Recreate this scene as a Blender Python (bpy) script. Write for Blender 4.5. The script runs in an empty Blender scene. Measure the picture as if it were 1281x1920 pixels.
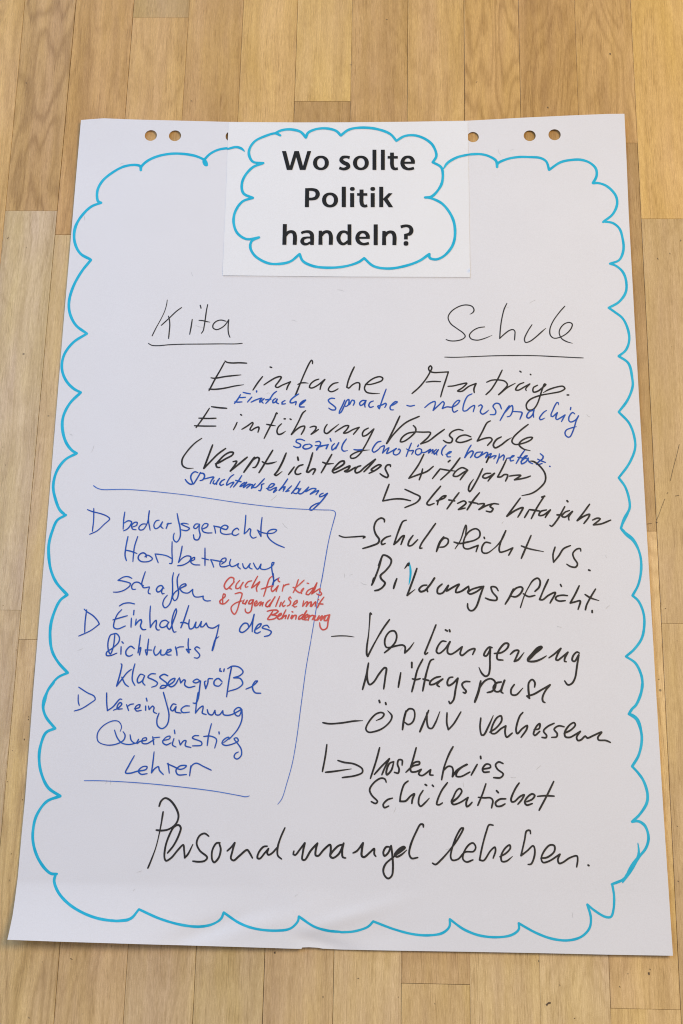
import bpy, bmesh, math, random
from mathutils import Vector, Matrix
from mathutils.geometry import delaunay_2d_cdt
from mathutils import noise as mnoise

random.seed(7)
scene = bpy.context.scene
C = scene.collection

# ------------------------------------------------------------------ camera
F_PX, IMG_W, IMG_H = 2631.1, 1281.0, 1920.0
ROT = Vector((0.3134, 0.0346, 0.0151))
CAM_POS = Vector((0.0535, -0.5128, 1.5123))
CAM_R = Matrix.Rotation(ROT.length, 3, ROT.normalized())
cam_data = bpy.data.cameras.new('camera')
cam = bpy.data.objects.new('camera', cam_data)
C.objects.link(cam)
cam.matrix_world = Matrix.Translation(CAM_POS) @ CAM_R.to_4x4()
cam_data.sensor_fit = 'VERTICAL'
cam_data.sensor_height = 36.0
cam_data.lens = 36.0 * F_PX / IMG_H
cam_data.clip_start = 0.05
cam_data.clip_end = 60.0
scene.camera = cam

# ------------------------------------------------------------------ light
world = bpy.data.worlds.new('World')
scene.world = world
world.use_nodes = True
bg = world.node_tree.nodes['Background']
bg.inputs['Color'].default_value = (0.735, 0.775, 0.90, 1)
bg.inputs['Strength'].default_value = 0.36


def area(name, loc, target, sx, sy, power, col):
    d = bpy.data.lights.new(name, 'AREA')
    d.shape = 'RECTANGLE'
    d.size, d.size_y = sx, sy
    d.energy = power
    d.color = col
    o = bpy.data.objects.new(name, d)
    C.objects.link(o)
    o.location = loc
    o.rotation_euler = (Vector(target) - Vector(loc)).to_track_quat('-Z', 'Y').to_euler()
    return o


area('window_light', (-1.4, 3.3, 1.05), (0, 0, 0), 2.4, 1.1, 80, (0.41, 0.52, 0.66))
area('ceiling_lamp', (1.55, 0.6, 2.6), (0.15, 0, 0), 1.3, 1.3, 49, (1.0, 0.79, 0.48))
area('left_window', (-1.75, 0.45, 1.95), (-0.35, -0.05, 0), 1.2, 1.6, 19, (0.44, 0.70, 1.30))
scene.cycles.filter_width = 1.1
scene.view_settings.view_transform = 'Standard'
scene.view_settings.look = 'None'
scene.view_settings.exposure = 0.10
scene.view_settings.gamma = 1.0
scene.view_settings.use_curve_mapping = False


# ------------------------------------------------------------------ helpers
def lin(r, g, b):
    f = lambda v: (v / 255 / 12.92) if v <= 10 else ((v / 255 + 0.055) / 1.055) ** 2.4
    return (f(r), f(g), f(b))


def ss(t):
    t = max(0.0, min(1.0, t))
    return t * t * (3 - 2 * t)


def ray(px, py):
    d = Vector(((px - 640.5) / F_PX, -(py - 960.0) / F_PX, -1.0))
    return CAM_R @ d


def to_plane(px, py, z=0.0):
    d = ray(px, py)
    t = (z - CAM_POS.z) / d.z
    return CAM_POS + d * t


def sheet_z(x, y):
    """height of the flip chart paper over the floor (metres)"""
    z = 0.0007
    z += 0.00045 * (1 + math.sin(7.1 * x + 3.3 * y + 0.7)) + 0.0004 * (1 + math.sin(10.3 * y - 6.1 * x + 2.0))
    z += 0.0005 * (mnoise.noise(Vector((x * 4.5 + 3.1, y * 4.5, 0.3))) + 0.6)
    # bottom strip bent upwards, most at the lower left corner
    d = y + 0.497
    lift = 0.0145 * ss((0.10 - x) / 0.46) + 0.0022
    t = max(0.0, (0.062 - d) / 0.062)
    z += lift * (t ** 1.35)
    # buckled place in the middle of the lower edge
    for bx, by, sx, sy, a, h in ((-0.075, -0.474, 0.045, 0.011, 0.22, 0.0018), (0.0, -0.468, 0.06, 0.008, 0.30, 0.0016),
                                 (-0.135, -0.481, 0.04, 0.009, 0.35, -0.0024), (-0.008, -0.493, 0.035, 0.007, -0.25, -0.0020),
                                 (0.05, -0.482, 0.05, 0.012, 0.2, -0.0008), (-0.03, -0.455, 0.06, 0.02, -0.5, 0.0009)):
        c, s = math.cos(a), math.sin(a)
        u = ((x - bx) * c + (y - by) * s) / sx
        v = (-(x - bx) * s + (y - by) * c) / sy
        z += h * math.exp(-(u * u + v * v))
    # upper edge stands up a little, corners more
    t = max(0.0, (y - 0.40) / 0.095)
    z += t * t * (0.0012 + 0.004 * ss((x - 0.12) / 0.24) + 0.002 * ss((-x - 0.18) / 0.18))
    # long edges hardly lifted
    z += 0.0011 * ss((abs(x) - 0.29) / 0.06)
    return max(z, 0.0004)


def to_sheet(px, py, extra=0.0):
    z = 0.001
    p = None
    for _ in range(4):
        p = to_plane(px, py, z)
        z = sheet_z(p.x, p.y) + extra
    return p


def tag(o, label=None, cat=None, group=None, kind=None):
    if label: o['label'] = label
    if cat: o['category'] = cat
    if group: o['group'] = group
    if kind: o['kind'] = kind
    return o


def link(name, me, mat, parent=None):
    o = bpy.data.objects.new(name, me)
    C.objects.link(o)
    for m in (mat if isinstance(mat, (list, tuple)) else [mat]):
        me.materials.append(m)
    if parent is not None:
        o.parent = parent
    return o


# ------------------------------------------------------------------ materials
def new_mat(name):
    m = bpy.data.materials.new(name)
    m.use_nodes = True
    nt = m.node_tree
    return m, nt, nt.nodes['Principled BSDF']


def node(nt, typ, **kw):
    n = nt.nodes.new(typ)
    for k, v in kw.items():
        setattr(n, k, v)
    return n


def math_node(nt, op, a, b=None, clamp=False):
    n = nt.nodes.new('ShaderNodeMath')
    n.operation = op
    n.use_clamp = clamp
    for i, v in enumerate((a, b)):
        if v is None: continue
        if isinstance(v, (int, float)): n.inputs[i].default_value = v
        else: nt.links.new(v, n.inputs[i])
    return n.outputs[0]


def maprange(nt, v, a, b, c, d):
    n = nt.nodes.new('ShaderNodeMapRange')
    n.clamp = True
    nt.links.new(v, n.inputs['Value'])
    for k, x in zip(('From Min', 'From Max', 'To Min', 'To Max'), (a, b, c, d)):
        n.inputs[k].default_value = x
    return n.outputs['Result']


def paper_material(name, col, rough=0.75):
    m, nt, p = new_mat(name)
    tc = node(nt, 'ShaderNodeTexCoord')
    n1 = node(nt, 'ShaderNodeTexNoise'); n1.inputs['Scale'].default_value = 900; n1.inputs['Detail'].default_value = 3
    n2 = node(nt, 'ShaderNodeTexNoise'); n2.inputs['Scale'].default_value = 16; n2.inputs['Detail'].default_value = 4
    for n in (n1, n2): nt.links.new(tc.outputs['Object'], n.inputs['Vector'])
    a = maprange(nt, n1.outputs['Fac'], 0.25, 0.75, 0.955, 1.03)
    b = maprange(nt, n2.outputs['Fac'], 0.3, 0.7, 0.99, 1.008)
    v = math_node(nt, 'MULTIPLY', a, b)
    mx = node(nt, 'ShaderNodeMix', data_type='RGBA', blend_type='MULTIPLY')
    mx.inputs[0].default_value = 1
    mx.inputs[6].default_value = (*col, 1)
    nt.links.new(v, mx.inputs[7])
    nt.links.new(mx.outputs[2], p.inputs['Base Color'])
    p.inputs['Roughness'].default_value = rough
    p.inputs['Specular IOR Level'].default_value = 0.25
    bp = node(nt, 'ShaderNodeBump'); bp.inputs['Strength'].default_value = 0.12; bp.inputs['Distance'].default_value = 0.0003
    nt.links.new(n1.outputs['Fac'], bp.inputs['Height'])
    nt.links.new(bp.outputs['Normal'], p.inputs['Normal'])
    return m


def ink_material(name, dark, light, rough=0.55):
    m, nt, p = new_mat(name)
    tc = node(nt, 'ShaderNodeTexCoord')
    n1 = node(nt, 'ShaderNodeTexNoise'); n1.inputs['Scale'].default_value = 70; n1.inputs['Detail'].default_value = 6
    nt.links.new(tc.outputs['Object'], n1.inputs['Vector'])
    mx = node(nt, 'ShaderNodeMix', data_type='RGBA')
    mx.inputs[6].default_value = (*dark, 1)
    mx.inputs[7].default_value = (*light, 1)
    nt.links.new(maprange(nt, n1.outputs['Fac'], 0.35, 0.75, 0, 1), mx.inputs[0])
    nt.links.new(mx.outputs[2], p.inputs['Base Color'])
    p.inputs['Roughness'].default_value = rough
    p.inputs['Specular IOR Level'].default_value = 0.25
    return m


M_PAPER = paper_material('flip_chart_paper', (0.80, 0.778, 0.768))
M_CARD = paper_material('office_paper', (0.855, 0.84, 0.815), 0.65)
M_BLACK = ink_material('black_marker_ink', (0.017, 0.015, 0.014), (0.04, 0.036, 0.033))
M_FINE = ink_material('black_pen_ink', (0.022, 0.022, 0.024), (0.055, 0.055, 0.058))
M_PRINT = ink_material('black_toner', (0.008, 0.008, 0.008), (0.012, 0.012, 0.012), 0.6)
M_BLUE = ink_material('blue_pen_ink', (0.008, 0.066, 0.37), (0.022, 0.12, 0.48))
M_RULE = ink_material('blue_thin_ink', (0.05, 0.14, 0.50), (0.10, 0.24, 0.62))
M_RED = ink_material('red_pen_ink', (0.60, 0.065, 0.048), (0.70, 0.13, 0.10))
M_CYAN = ink_material('cyan_marker_ink', (0.005, 0.44, 0.64), (0.03, 0.52, 0.70))
M_LINT = ink_material('grey_fibre', (0.55, 0.54, 0.52), (0.66, 0.65, 0.63), 0.8)


def wood_material():
    m, nt, p = new_mat('oak_parquet')
    geo = node(nt, 'ShaderNodeTexCoord')
    col = node(nt, 'ShaderNodeAttribute', attribute_name='tone')
    off = node(nt, 'ShaderNodeAttribute', attribute_name='shift')
    sep = node(nt, 'ShaderNodeSeparateXYZ'); nt.links.new(off.outputs['Vector'], sep.inputs[0])
    add = node(nt, 'ShaderNodeVectorMath', operation='ADD')
    sc = node(nt, 'ShaderNodeVectorMath', operation='MULTIPLY')
    nt.links.new(off.outputs['Vector'], sc.inputs[0]); sc.inputs[1].default_value = (9, 7, 0)
    nt.links.new(geo.outputs['Object'], add.inputs[0]); nt.links.new(sc.outputs[0], add.inputs[1])
    # slow sideways wander of the fibres
    wn = node(nt, 'ShaderNodeTexNoise'); wn.inputs['Scale'].default_value = 5.0; wn.inputs['Detail'].default_value = 2
    nt.links.new(add.outputs[0], wn.inputs['Vector'])
    wx = math_node(nt, 'MULTIPLY', math_node(nt, 'SUBTRACT', wn.outputs['Fac'], 0.5), 0.014)
    cmb = node(nt, 'ShaderNodeCombineXYZ'); nt.links.new(wx, cmb.inputs[0])
    pos = node(nt, 'ShaderNodeVectorMath', operation='ADD')
    nt.links.new(add.outputs[0], pos.inputs[0]); nt.links.new(cmb.outputs[0], pos.inputs[1])

    def stretched(sx, sy, detail, rough=0.55):
        mp = node(nt, 'ShaderNodeMapping'); mp.inputs['Scale'].default_value = (sx, sy, 1)
        nt.links.new(pos.outputs[0], mp.inputs['Vector'])
        n = node(nt, 'ShaderNodeTexNoise'); n.inputs['Scale'].default_value = 1
        n.inputs['Detail'].default_value = detail; n.inputs['Roughness'].default_value = rough
        nt.links.new(mp.outputs[0], n.inputs['Vector'])
        return n.outputs['Fac']

    fib = stretched(560, 14, 5, 0.72)
    fine = stretched(1250, 120, 2, 0.7)
    band = stretched(70, 1.3, 4)
    blot = stretched(22, 6, 4, 0.6)
    ring_src = stretched(14, 2.6, 2.5, 0.5)
    tint = stretched(26, 4, 3, 0.6)
    grit = stretched(1300, 1000, 1)
    pore = stretched(840, 30, 2, 0.6)
    pmask = stretched(60, 3.5, 3)
    # growth rings: contour lines of a stretched field give the cathedral figure
    ring = math_node(nt, 'SINE', math_node(nt, 'MULTIPLY', ring_src, 95.0))
    ring = maprange(nt, ring, -1, 1, 0, 1)
    ring = math_node(nt, 'POWER', ring, 2.2)
    ring_amt = maprange(nt, sep.outputs['Z'], 0, 1, 0.03, 0.27)
    v = maprange(nt, fib, 0.25, 0.75, 0.85, 1.14)
    v = math_node(nt, 'MULTIPLY', v, maprange(nt, fine, 0.25, 0.75, 0.80, 1.17))
    v = math_node(nt, 'MULTIPLY', v, maprange(nt, band, 0.3, 0.7, 0.86, 1.12))
    v = math_node(nt, 'MULTIPLY', v, maprange(nt, blot, 0.3, 0.7, 0.93, 1.06))
    v = math_node(nt, 'MULTIPLY', v, math_node(nt, 'SUBTRACT', 1.03, math_node(nt, 'MULTIPLY', ring, ring_amt)))
    pr = math_node(nt, 'MULTIPLY', maprange(nt, pore, 0.55, 0.64, 0, 1), maprange(nt, pmask, 0.38, 0.62, 0.15, 1))
    v = math_node(nt, 'MULTIPLY', v, math_node(nt, 'SUBTRACT', 1.0, math_node(nt, 'MULTIPLY', pr, 0.30)))
    v = math_node(nt, 'MULTIPLY', v, maprange(nt, grit, 0.25, 0.75, 0.90, 1.08))
    # darker wood is also redder: raise tone to a value-dependent power
    hue = node(nt, 'ShaderNodeCombineColor')
    nt.links.new(math_node(nt, 'POWER', v, 0.85), hue.inputs[0])
    nt.links.new(math_node(nt, 'POWER', v, 1.0), hue.inputs[1])
    nt.links.new(math_node(nt, 'MULTIPLY', math_node(nt, 'POWER', v, 1.25), maprange(nt, tint, 0.3, 0.7, 0.84, 1.16)), hue.inputs[2])
    mx = node(nt, 'ShaderNodeMix', data_type='RGBA', blend_type='MULTIPLY')
    mx.inputs[0].default_value = 1
    nt.links.new(col.outputs['Color'], mx.inputs[6]); nt.links.new(hue.outputs[0], mx.inputs[7])
    # small dark specks and dirt
    vo = node(nt, 'ShaderNodeTexVoronoi'); vo.inputs['Scale'].default_value = 26
    nt.links.new(geo.outputs['Object'], vo.inputs['Vector'])
    sp = maprange(nt, vo.outputs['Distance'], 0.025, 0.05, 1, 0)
    sr = node(nt, 'ShaderNodeSeparateColor'); nt.links.new(vo.outputs['Color'], sr.inputs[0])
    sp = math_node(nt, 'MULTIPLY', sp, maprange(nt, sr.outputs[0], 0.86, 0.9, 0, 0.7))
    mx2 = node(nt, 'ShaderNodeMix', data_type='RGBA')
    nt.links.new(sp, mx2.inputs[0]); nt.links.new(mx.outputs[2], mx2.inputs[6])
    mx2.inputs[7].default_value = (0.06, 0.04, 0.025, 1)
    nt.links.new(mx2.outputs[2], p.inputs['Base Color'])
    rn = maprange(nt, blot, 0.3, 0.7, 0.36, 0.5)
    nt.links.new(rn, p.inputs['Roughness'])
    p.inputs['Specular IOR Level'].default_value = 0.45
    bp = node(nt, 'ShaderNodeBump'); bp.inputs['Strength'].default_value = 0.25; bp.inputs['Distance'].default_value = 0.0006
    nt.links.new(v, bp.inputs['Height'])
    nt.links.new(bp.outputs['Normal'], p.inputs['Normal'])
    return m


M_WOOD = wood_material()
M_GAP, _nt, _p = new_mat('dark_joint')
_p.inputs['Base Color'].default_value = (0.11, 0.078, 0.045, 1)
_p.inputs['Roughness'].default_value = 0.9

M_DIRT, _nt, _p = new_mat('dark_dirt')
_p.inputs['Base Color'].default_value = (0.13, 0.085, 0.045, 1)
_p.inputs['Roughness'].default_value = 0.8

# ------------------------------------------------------------------ floor
# wood colours were judged from the photo; the light level each part of the floor gets is divided out, except the window sheen kept in the LEFT tones
FAR, LEFT, NEAR, RIGHT = (0.88, 0.87, 0.88), (0.84, 0.83, 0.86), (0.74, 0.69, 0.62), (0.93, 0.88, 0.81)


def tone(rgb, light=FAR):
    c = [a + 0.24 * (m - a) for a, m in zip(lin(*rgb), lin(192, 157, 108))]      # boards differ a little less than they seem to
    return tuple(min(0.9, a * k / (0.95 * l)) for a, k, l in zip(c, (1.01, 0.95, 0.80), light))


# joints between the rows of planks: two photo points on each line
LINES = {1: ((47, 0), (10, 395)), 2: ((143, 0), (-30, 1920)), 3: ((252, 0), (101, 1920)), 4: ((356, 0), (231, 1920)),
         5: ((457, 0), (361, 1920)), 6: ((559, 0), (492, 1920)), 7: ((661, 0), (624, 1920)), 8: ((765, 0), (752, 1920)),
         9: ((870, 0), (882, 1920)), 10: ((972, 0), (1014, 1920)), 11: ((1077, 0), (1146, 1920)), 12: ((1182, 0), (1278, 1920))}
PW, PX0 = 0.0706, -0.0041


def joint_line(i):
    if i in LINES:
        a, b = LINES[i]
        return to_plane(*a), to_plane(*b)
    x = PX0 + PW * (i - 7)
    return Vector((x, 1, 0)), Vector((x, -1, 0))


def xline(i, y):
    a, b = joint_line(i)
    t = (y - a.y) / (b.y - a.y)
    return a.x + (b.x - a.x) * t


# rows left to right: end joints (photo y, measured at photo x) and tones from far to near
ROWS = {
    0: ([], [((203, 165, 110), .45, FAR)]),
    1: ([(60, 395), (20, 1144)], [((184, 148, 102), 1.0, FAR), ((193, 174, 148), .3, LEFT), ((192, 170, 140), .5, LEFT)]),  # LEFT tones are paler and greyer: window sheen painted into the board colour
    2: ([(115, 440), (40, 1199)], [((187, 147, 95), .5, FAR), ((198, 174, 140), .1, LEFT), ((201, 174, 130), .8, LEFT)]),  # LEFT tones here hold the same painted sheen
    3: ([(300, 33), (250, 900)], [((176, 148, 106), .1, FAR), ((199, 162, 110), .35, FAR), ((181, 150, 110), .3, NEAR)]),
    4: ([(400, 900)], [((185, 148, 98), .15, FAR), ((181, 154, 116), .2, NEAR)]),
    5: ([(480, 1200)], [((206, 170, 112), .1, FAR), ((180, 155, 118), .25, NEAR)]),
    6: ([(610, 190), (615, 1000)], [((206, 173, 114), .25, FAR), ((172, 138, 92), .2, FAR), ((183, 154, 112), .2, NEAR)]),
    7: ([(700, 1100)], [((184, 149, 100), .15, FAR), ((196, 168, 122), .15, NEAR)]),
    8: ([(815, 900), (815, 1845)], [((199, 164, 112), .3, FAR), ((178, 146, 104), .2, NEAR), ((188, 158, 114), .2, NEAR)]),
    9: ([(925, 800)], [((196, 159, 104), .85, FAR), ((192, 164, 120), .15, NEAR)]),
    10: ([(1030, 1000)], [((179, 142, 92), .55, FAR), ((195, 168, 124), .3, NEAR)]),
    11: ([(1200, 268), (1220, 996), (1210, 1892)],
         [((189, 153, 101), .6, FAR), ((176, 140, 92), .4, RIGHT), ((193, 160, 110), .5, NEAR), ((196, 164, 116), .3, NEAR)]),
    12: ([(1240, 410), (1260, 1169)], [((209, 173, 112), .2, FAR), ((193, 162, 116), .15, RIGHT), ((202, 170, 120), .45, RIGHT)]),
}
bm = bmesh.new()
lay_t = bm.verts.layers.float_color.new('tone')
lay_s = bm.verts.layers.float_vector.new('shift')
YT, YB = 1.5, -1.25


def plank(i, y1, y0, col, style):
    g = random.choice((0.00006, 0.0001, 0.00014, 0.0002, 0.0003))
    ge = random.choice((0.00008, 0.00014, 0.0002))
    k = 0.0006
    dz = random.uniform(-0.00015, 0.0001)
    sh = (random.uniform(0, 9), random.uniform(0, 9), style)
    def ring(ins, z):
        a, b = y0 + ge + ins, y1 - ge - ins
        return [bm.verts.new((xline(i, a) + g + ins, a, z)), bm.verts.new((xline(i + 1, a) - g - ins, a, z)),
                bm.verts.new((xline(i + 1, b) - g - ins, b, z)), bm.verts.new((xline(i, b) + g + ins, b, z))]
    top, mid, low = ring(k * 0.5, dz), ring(0, dz - 0.0002), ring(0, -0.006)
    for v in top + mid + low:
        v[lay_t] = (*col, 1); v[lay_s] = sh
    bm.faces.new(top)
    for a, b in ((mid, top), (low, mid)):
        for j in range(4):
            bm.faces.new((a[j], a[(j + 1) % 4], b[(j + 1) % 4], b[j]))


PAL = [(190, 150, 98), (200, 162, 104), (180, 142, 90), (208, 170, 108), (186, 150, 104), (196, 158, 104)]
for i in range(-8, 22):
    if i in ROWS:
        js, tones = ROWS[i]
        ys = [to_plane(*j).y for j in js]
        tones = [(tone(c, l), st) for c, st, l in tones]
    else:
        ys, tones = [random.uniform(-0.2, 0.2)], [(tone(random.choice(PAL)), random.random()) for _ in range(2)]
    up = []
    y = max(ys + [0.2])
    lo = min(ys + [-0.3])
    n0 = 0.55
    # carry the row on past what the photo shows
    y_up = (ys[0] if ys else 0.0) + random.uniform(0.75, 0.95)
    if y_up < 0.95: y_up = 0.97
    y_dn = min((ys[-1] if ys else 0.0) - random.uniform(0.5, 0.7), -0.72)
    cuts = [YT, y_up] + ys + [y_dn, YB]
    cols = [(tone(random.choice(PAL)), random.random())] + tones + [(tone(random.choice(PAL)), random.random())]
    for a, b, (c, s) in zip(cuts, cuts[1:], cols):
        plank(i, a, b, c, s)
fl = bpy.data.meshes.new('floor')
x0, x1 = xline(-8, 0) - 0.02, xline(22, 0) + 0.02
base = [bm.verts.new(p) for p in ((x0, YB - .02, -.0045), (x1, YB - .02, -.0045), (x1, YT + .02, -.0045), (x0, YT + .02, -.0045))]
f = bm.faces.new(base); f.material_index = 1


def mark(pts, w):
    """thin scratch or speck on the lacquer, photo points"""
    for (xa, ya), (xb, yb) in zip(pts, pts[1:]):
        a, b = to_plane(xa, ya, 0.0004), to_plane(xb, yb, 0.0004)
        d = (b - a).normalized()
        n = Vector((-d.y, d.x, 0)) * (w / 2000)
        f = bm.faces.new([bm.verts.new(p) for p in (a + n, a - n, b - n * .7, b + n * .7)])
        if f.normal.z < 0 or (f.calc_area() and (f.normal_update() or f.normal.z < 0)): f.normal_flip()
        f.material_index = 2


mark([(1274, 833), (1268, 858), (1262, 880), (1257, 902)], 0.5)
mark([(1247, 935), (1241, 950), (1235, 967), (1230, 978)], 0.45)
mark([(1230, 980), (1233, 979.5)], 1.4)
mark([(1266, 930), (1274, 928.5)], 0.6)
mark([(1213, 982.5), (1223, 981)], 0.5)
mark([(1024.5, 1885), (1028, 1881), (1033, 1880)], 2.0)
mark([(1216.5, 1823), (1217.5, 1828)], 1.7)
mark([(515, 1784.5), (516, 1788)], 1.8)
mark([(1144, 99.5), (1144.5, 102.5)], 1.6)
mark([(1027, 200), (1028, 203)], 1.4)
mark([(45.5, 1385), (46, 1388)], 1.2)
mark([(53, 1348), (54, 1350)], 1.0)
mark([(132, 1797), (136, 1799)], 0.8)
for _ in range(46):
    mx_, my_ = random.choice(((random.uniform(0, 1281), random.uniform(0, 210)), (random.uniform(0, 1281), random.uniform(1800, 1920)), (random.uniform(0, 60), random.uniform(300, 1700)), (random.uniform(1225, 1281), random.uniform(300, 1700))))
    al = random.uniform(0, 6.3); ln = random.uniform(1, 4)
    mark([(mx_, my_), (mx_ + ln * math.cos(al), my_ + ln * math.sin(al))], random.uniform(0.4, 0.9))
bm.normal_update()
bm.to_mesh(fl); bm.free()
floor = link('floor', fl, [M_WOOD, M_GAP, M_DIRT])
tag(floor, kind='structure')

# ------------------------------------------------------------------ strokes


def parse(s):
    out = []
    for st in s.split(';'):
        pts = []
        for tok in st.split():
            corner = tok.endswith('c')
            v = [float(t) for t in tok.rstrip('c').split(',')]
            pts.append((v[0], v[1], v[2] if len(v) > 2 else None, corner))
        if pts: out.append(pts)
    return out


def spline(pts, step):
    """centripetal Catmull-Rom through (x, y, w) points -> dense list"""
    if len(pts) == 1: return [pts[0], (pts[0][0] + 0.4, pts[0][1], pts[0][2])]
    P = [pts[0]] + list(pts) + [pts[-1]]
    P[0] = tuple(2 * a - b for a, b in zip(pts[0], pts[1]))
    P[-1] = tuple(2 * a - b for a, b in zip(pts[-1], pts[-2]))
    out = []
    for k in range(1, len(P) - 2):
        p0, p1, p2, p3 = P[k - 1:k + 3]
        d = lambda a, b: max(1e-4, math.hypot(a[0] - b[0], a[1] - b[1])) ** 0.5
        t1 = d(p0, p1); t2 = t1 + d(p1, p2); t3 = t2 + d(p2, p3)
        n = max(1, int(math.hypot(p2[0] - p1[0], p2[1] - p1[1]) / step + 0.5))
        for q in range(n):
            t = t1 + (t2 - t1) * q / n
            r = []
            for c in range(3):
                A1 = (t1 - t) / t1 * p0[c] + t / t1 * p1[c]
                A2 = (t2 - t) / (t2 - t1) * p1[c] + (t - t1) / (t2 - t1) * p2[c]
                A3 = (t3 - t) / (t3 - t2) * p2[c] + (t - t2) / (t3 - t2) * p3[c]
                B1 = (t2 - t) / t2 * A1 + t / t2 * A2
                B2 = (t3 - t) / (t3 - t1) * A2 + (t - t1) / (t3 - t1) * A3
                r.append((t2 - t) / (t2 - t1) * B1 + (t - t1) / (t2 - t1) * B2)
            out.append(tuple(r))
    out.append(tuple(pts[-1]))
    return out


NIB = 1.03


def samples(block, step=2.6, jitter=0.09, taper=True):
    """block = (x0, y0, scale, width in photo px, text) -> strokes of photo-pixel samples"""
    x0, y0, sc, w, s = block
    res = []
    for st in parse(s):
        segs, cur = [], []
        for x, y, pw, corner in st:
            q = (x0 + x / sc, y0 + y / sc, ((pw / sc) if pw else w) * NIB)
            cur.append(q)
            if corner:
                segs.append(cur); cur = [q]
        if len(cur) > 1 or not segs: segs.append(cur)
        line = []
        for sg in segs:
            line += spline(sg, step)[(1 if line else 0):]
        ph = random.uniform(0, 50)
        n = len(line)
        o = []
        for k, (x, y, ww) in enumerate(line):
            j = 1 + jitter * mnoise.noise(Vector((ph + k * step / 14.0, 0.5, 0))) * 1.6
            if taper and n > 5:
                e = min(k, n - 1 - k)
                j *= (0.78, 0.9, 0.97)[e] if e < 3 else 1.0
            o.append((x, y, ww * j))
        res.append(o)
    return res


def union_mesh(polys, zf, off, origin):
    """union of many convex polygons (mm, plane coordinates) as one flat mesh lying zf+off high"""
    vs, ed, cells = [], [], {}
    G = 4.0
    for p in polys:
        ar = sum(p[k][0] * p[(k + 1) % len(p)][1] - p[(k + 1) % len(p)][0] * p[k][1] for k in range(len(p)))
        if abs(ar) < 1e-5: continue
        b = len(vs)
        n = len(p)
        vs += [Vector(q) for q in p]
        ed += [(b + k, b + (k + 1) % n) for k in range(n)]
        xs = [q[0] for q in p]; ys = [q[1] for q in p]
        for gx in range(int(min(xs) // G), int(max(xs) // G) + 1):
            for gy in range(int(min(ys) // G), int(max(ys) // G) + 1):
                cells.setdefault((gx, gy), []).append(p)

    def covered(x, y):
        for p in cells.get((int(x // G), int(y // G)), ()):
            c = False
            for k in range(len(p)):
                (xa, ya), (xb, yb) = p[k], p[k - 1]
                if (ya > y) != (yb > y) and x < (xb - xa) * (y - ya) / (yb - ya) + xa: c = not c
            if c: return True
        return False
    ov, oe, of, _, _, _ = delaunay_2d_cdt(vs, ed, [], 0, 1e-4)
    tris = [t for t in of if covered(sum(ov[i].x for i in t) / 3, sum(ov[i].y for i in t) / 3)]
    used = sorted({i for t in tris for i in t})
    idx = {v: k for k, v in enumerate(used)}
    co = []
    for i in used:
        x, y = ov[i].x / 1000, ov[i].y / 1000
        co.append((x - origin.x, y - origin.y, zf(x, y) + off - origin.z))
    me = bpy.data.meshes.new('ink')
    faces = []
    for t in tris:
        p = [ov[i] for i in t]
        ar = (p[1].x - p[0].x) * (p[2].y - p[0].y) - (p[2].x - p[0].x) * (p[1].y - p[0].y)
        faces.append([idx[i] for i in (t if ar > 0 else t[::-1])])
    me.from_pydata(co, [], faces)
    me.update()
    return me


def px_scale(p):
    return F_PX / (-(CAM_R.transposed() @ (p - CAM_POS)).z) / 1000   # photo px per mm


def stroke_polys(strokes, extra=0.0, caps=True, sides=9):
    polys = []
    for st in strokes:
        pts = []
        for x, y, w in st:
            p = to_sheet(x, y, extra)
            pts.append((p.x * 1000, p.y * 1000, 0.5 * w / px_scale(p)))
        n = len(pts)
        for k in range(n):
            x, y, r = pts[k]
            if caps or 0 < k < n - 1:
                a0 = k * 0.7
                polys.append([(x + r * math.cos(a0 + 2 * math.pi * q / sides), y + r * math.sin(a0 + 2 * math.pi * q / sides)) for q in range(sides)])
            if k + 1 < n:
                x2, y2, r2 = pts[k + 1]
                dx, dy = x2 - x, y2 - y
                L = math.hypot(dx, dy)
                if L < 1e-4: continue
                nx, ny = -dy / L, dx / L
                polys.append([(x + nx * r, y + ny * r), (x - nx * r, y - ny * r), (x2 - nx * r2, y2 - ny * r2), (x2 + nx * r2, y2 + ny * r2)])
    return polys


O0 = Vector((0, 0, 0))
_layer = [0]


def write(name, mat, blocks, parent, label=None, zf=None, extra=0.0, origin=O0, **kw):
    strokes = []
    for b in blocks: strokes += samples(b, **kw)
    _layer[0] += 1
    off = 0.00014 + 0.0000045 * _layer[0]
    me = union_mesh(stroke_polys(strokes, extra), zf or sheet_z, off, origin)
    me.name = name
    o = link(name, me, mat, parent)
    if label: o['label'] = label
    return o


# ------------------------------------------------------------------ flip chart sheet
sheet = bpy.data.objects.new('flip_chart_sheet', None)
C.objects.link(sheet)
sheet.empty_display_size = 0.1
tag(sheet, 'large white flip chart sheet covered in handwriting, lying on the parquet', 'flip chart sheet')

EDGE = ([(152, 225), (170, 223.5), (195, 221.8), (250, 224), (330, 226), (428, 228.5), (560, 229.5), (640, 229.3), (760, 228.3), (877, 226.3), (990, 220.2), (1080, 216), (1140, 213.6), (1171, 213.3)],
        [(1175, 300), (1179, 400), (1190, 600), (1201.5, 800), (1213, 1000), (1230.5, 1300), (1244, 1520), (1258.5, 1740), (1262, 1792)],
        [(1140, 1790), (1010, 1787), (880, 1784.6), (750, 1782.6), (640, 1780.4), (605, 1778.6), (596, 1777), (580, 1776), (567, 1776.4), (565.4, 1779), (555, 1779), (500, 1777.2), (430, 1775), (350, 1772.6), (270, 1770.5), (200, 1768.3), (102, 1765.3), (50, 1763.4), (14, 1762)],
        [(18.5, 1742), (23.5, 1718), (26, 1702), (29, 1680), (33.5, 1645), (40.5, 1567), (47, 1500), (63, 1290), (87, 1000), (119, 610), (137, 400), (145, 305)])
outline = []
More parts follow.
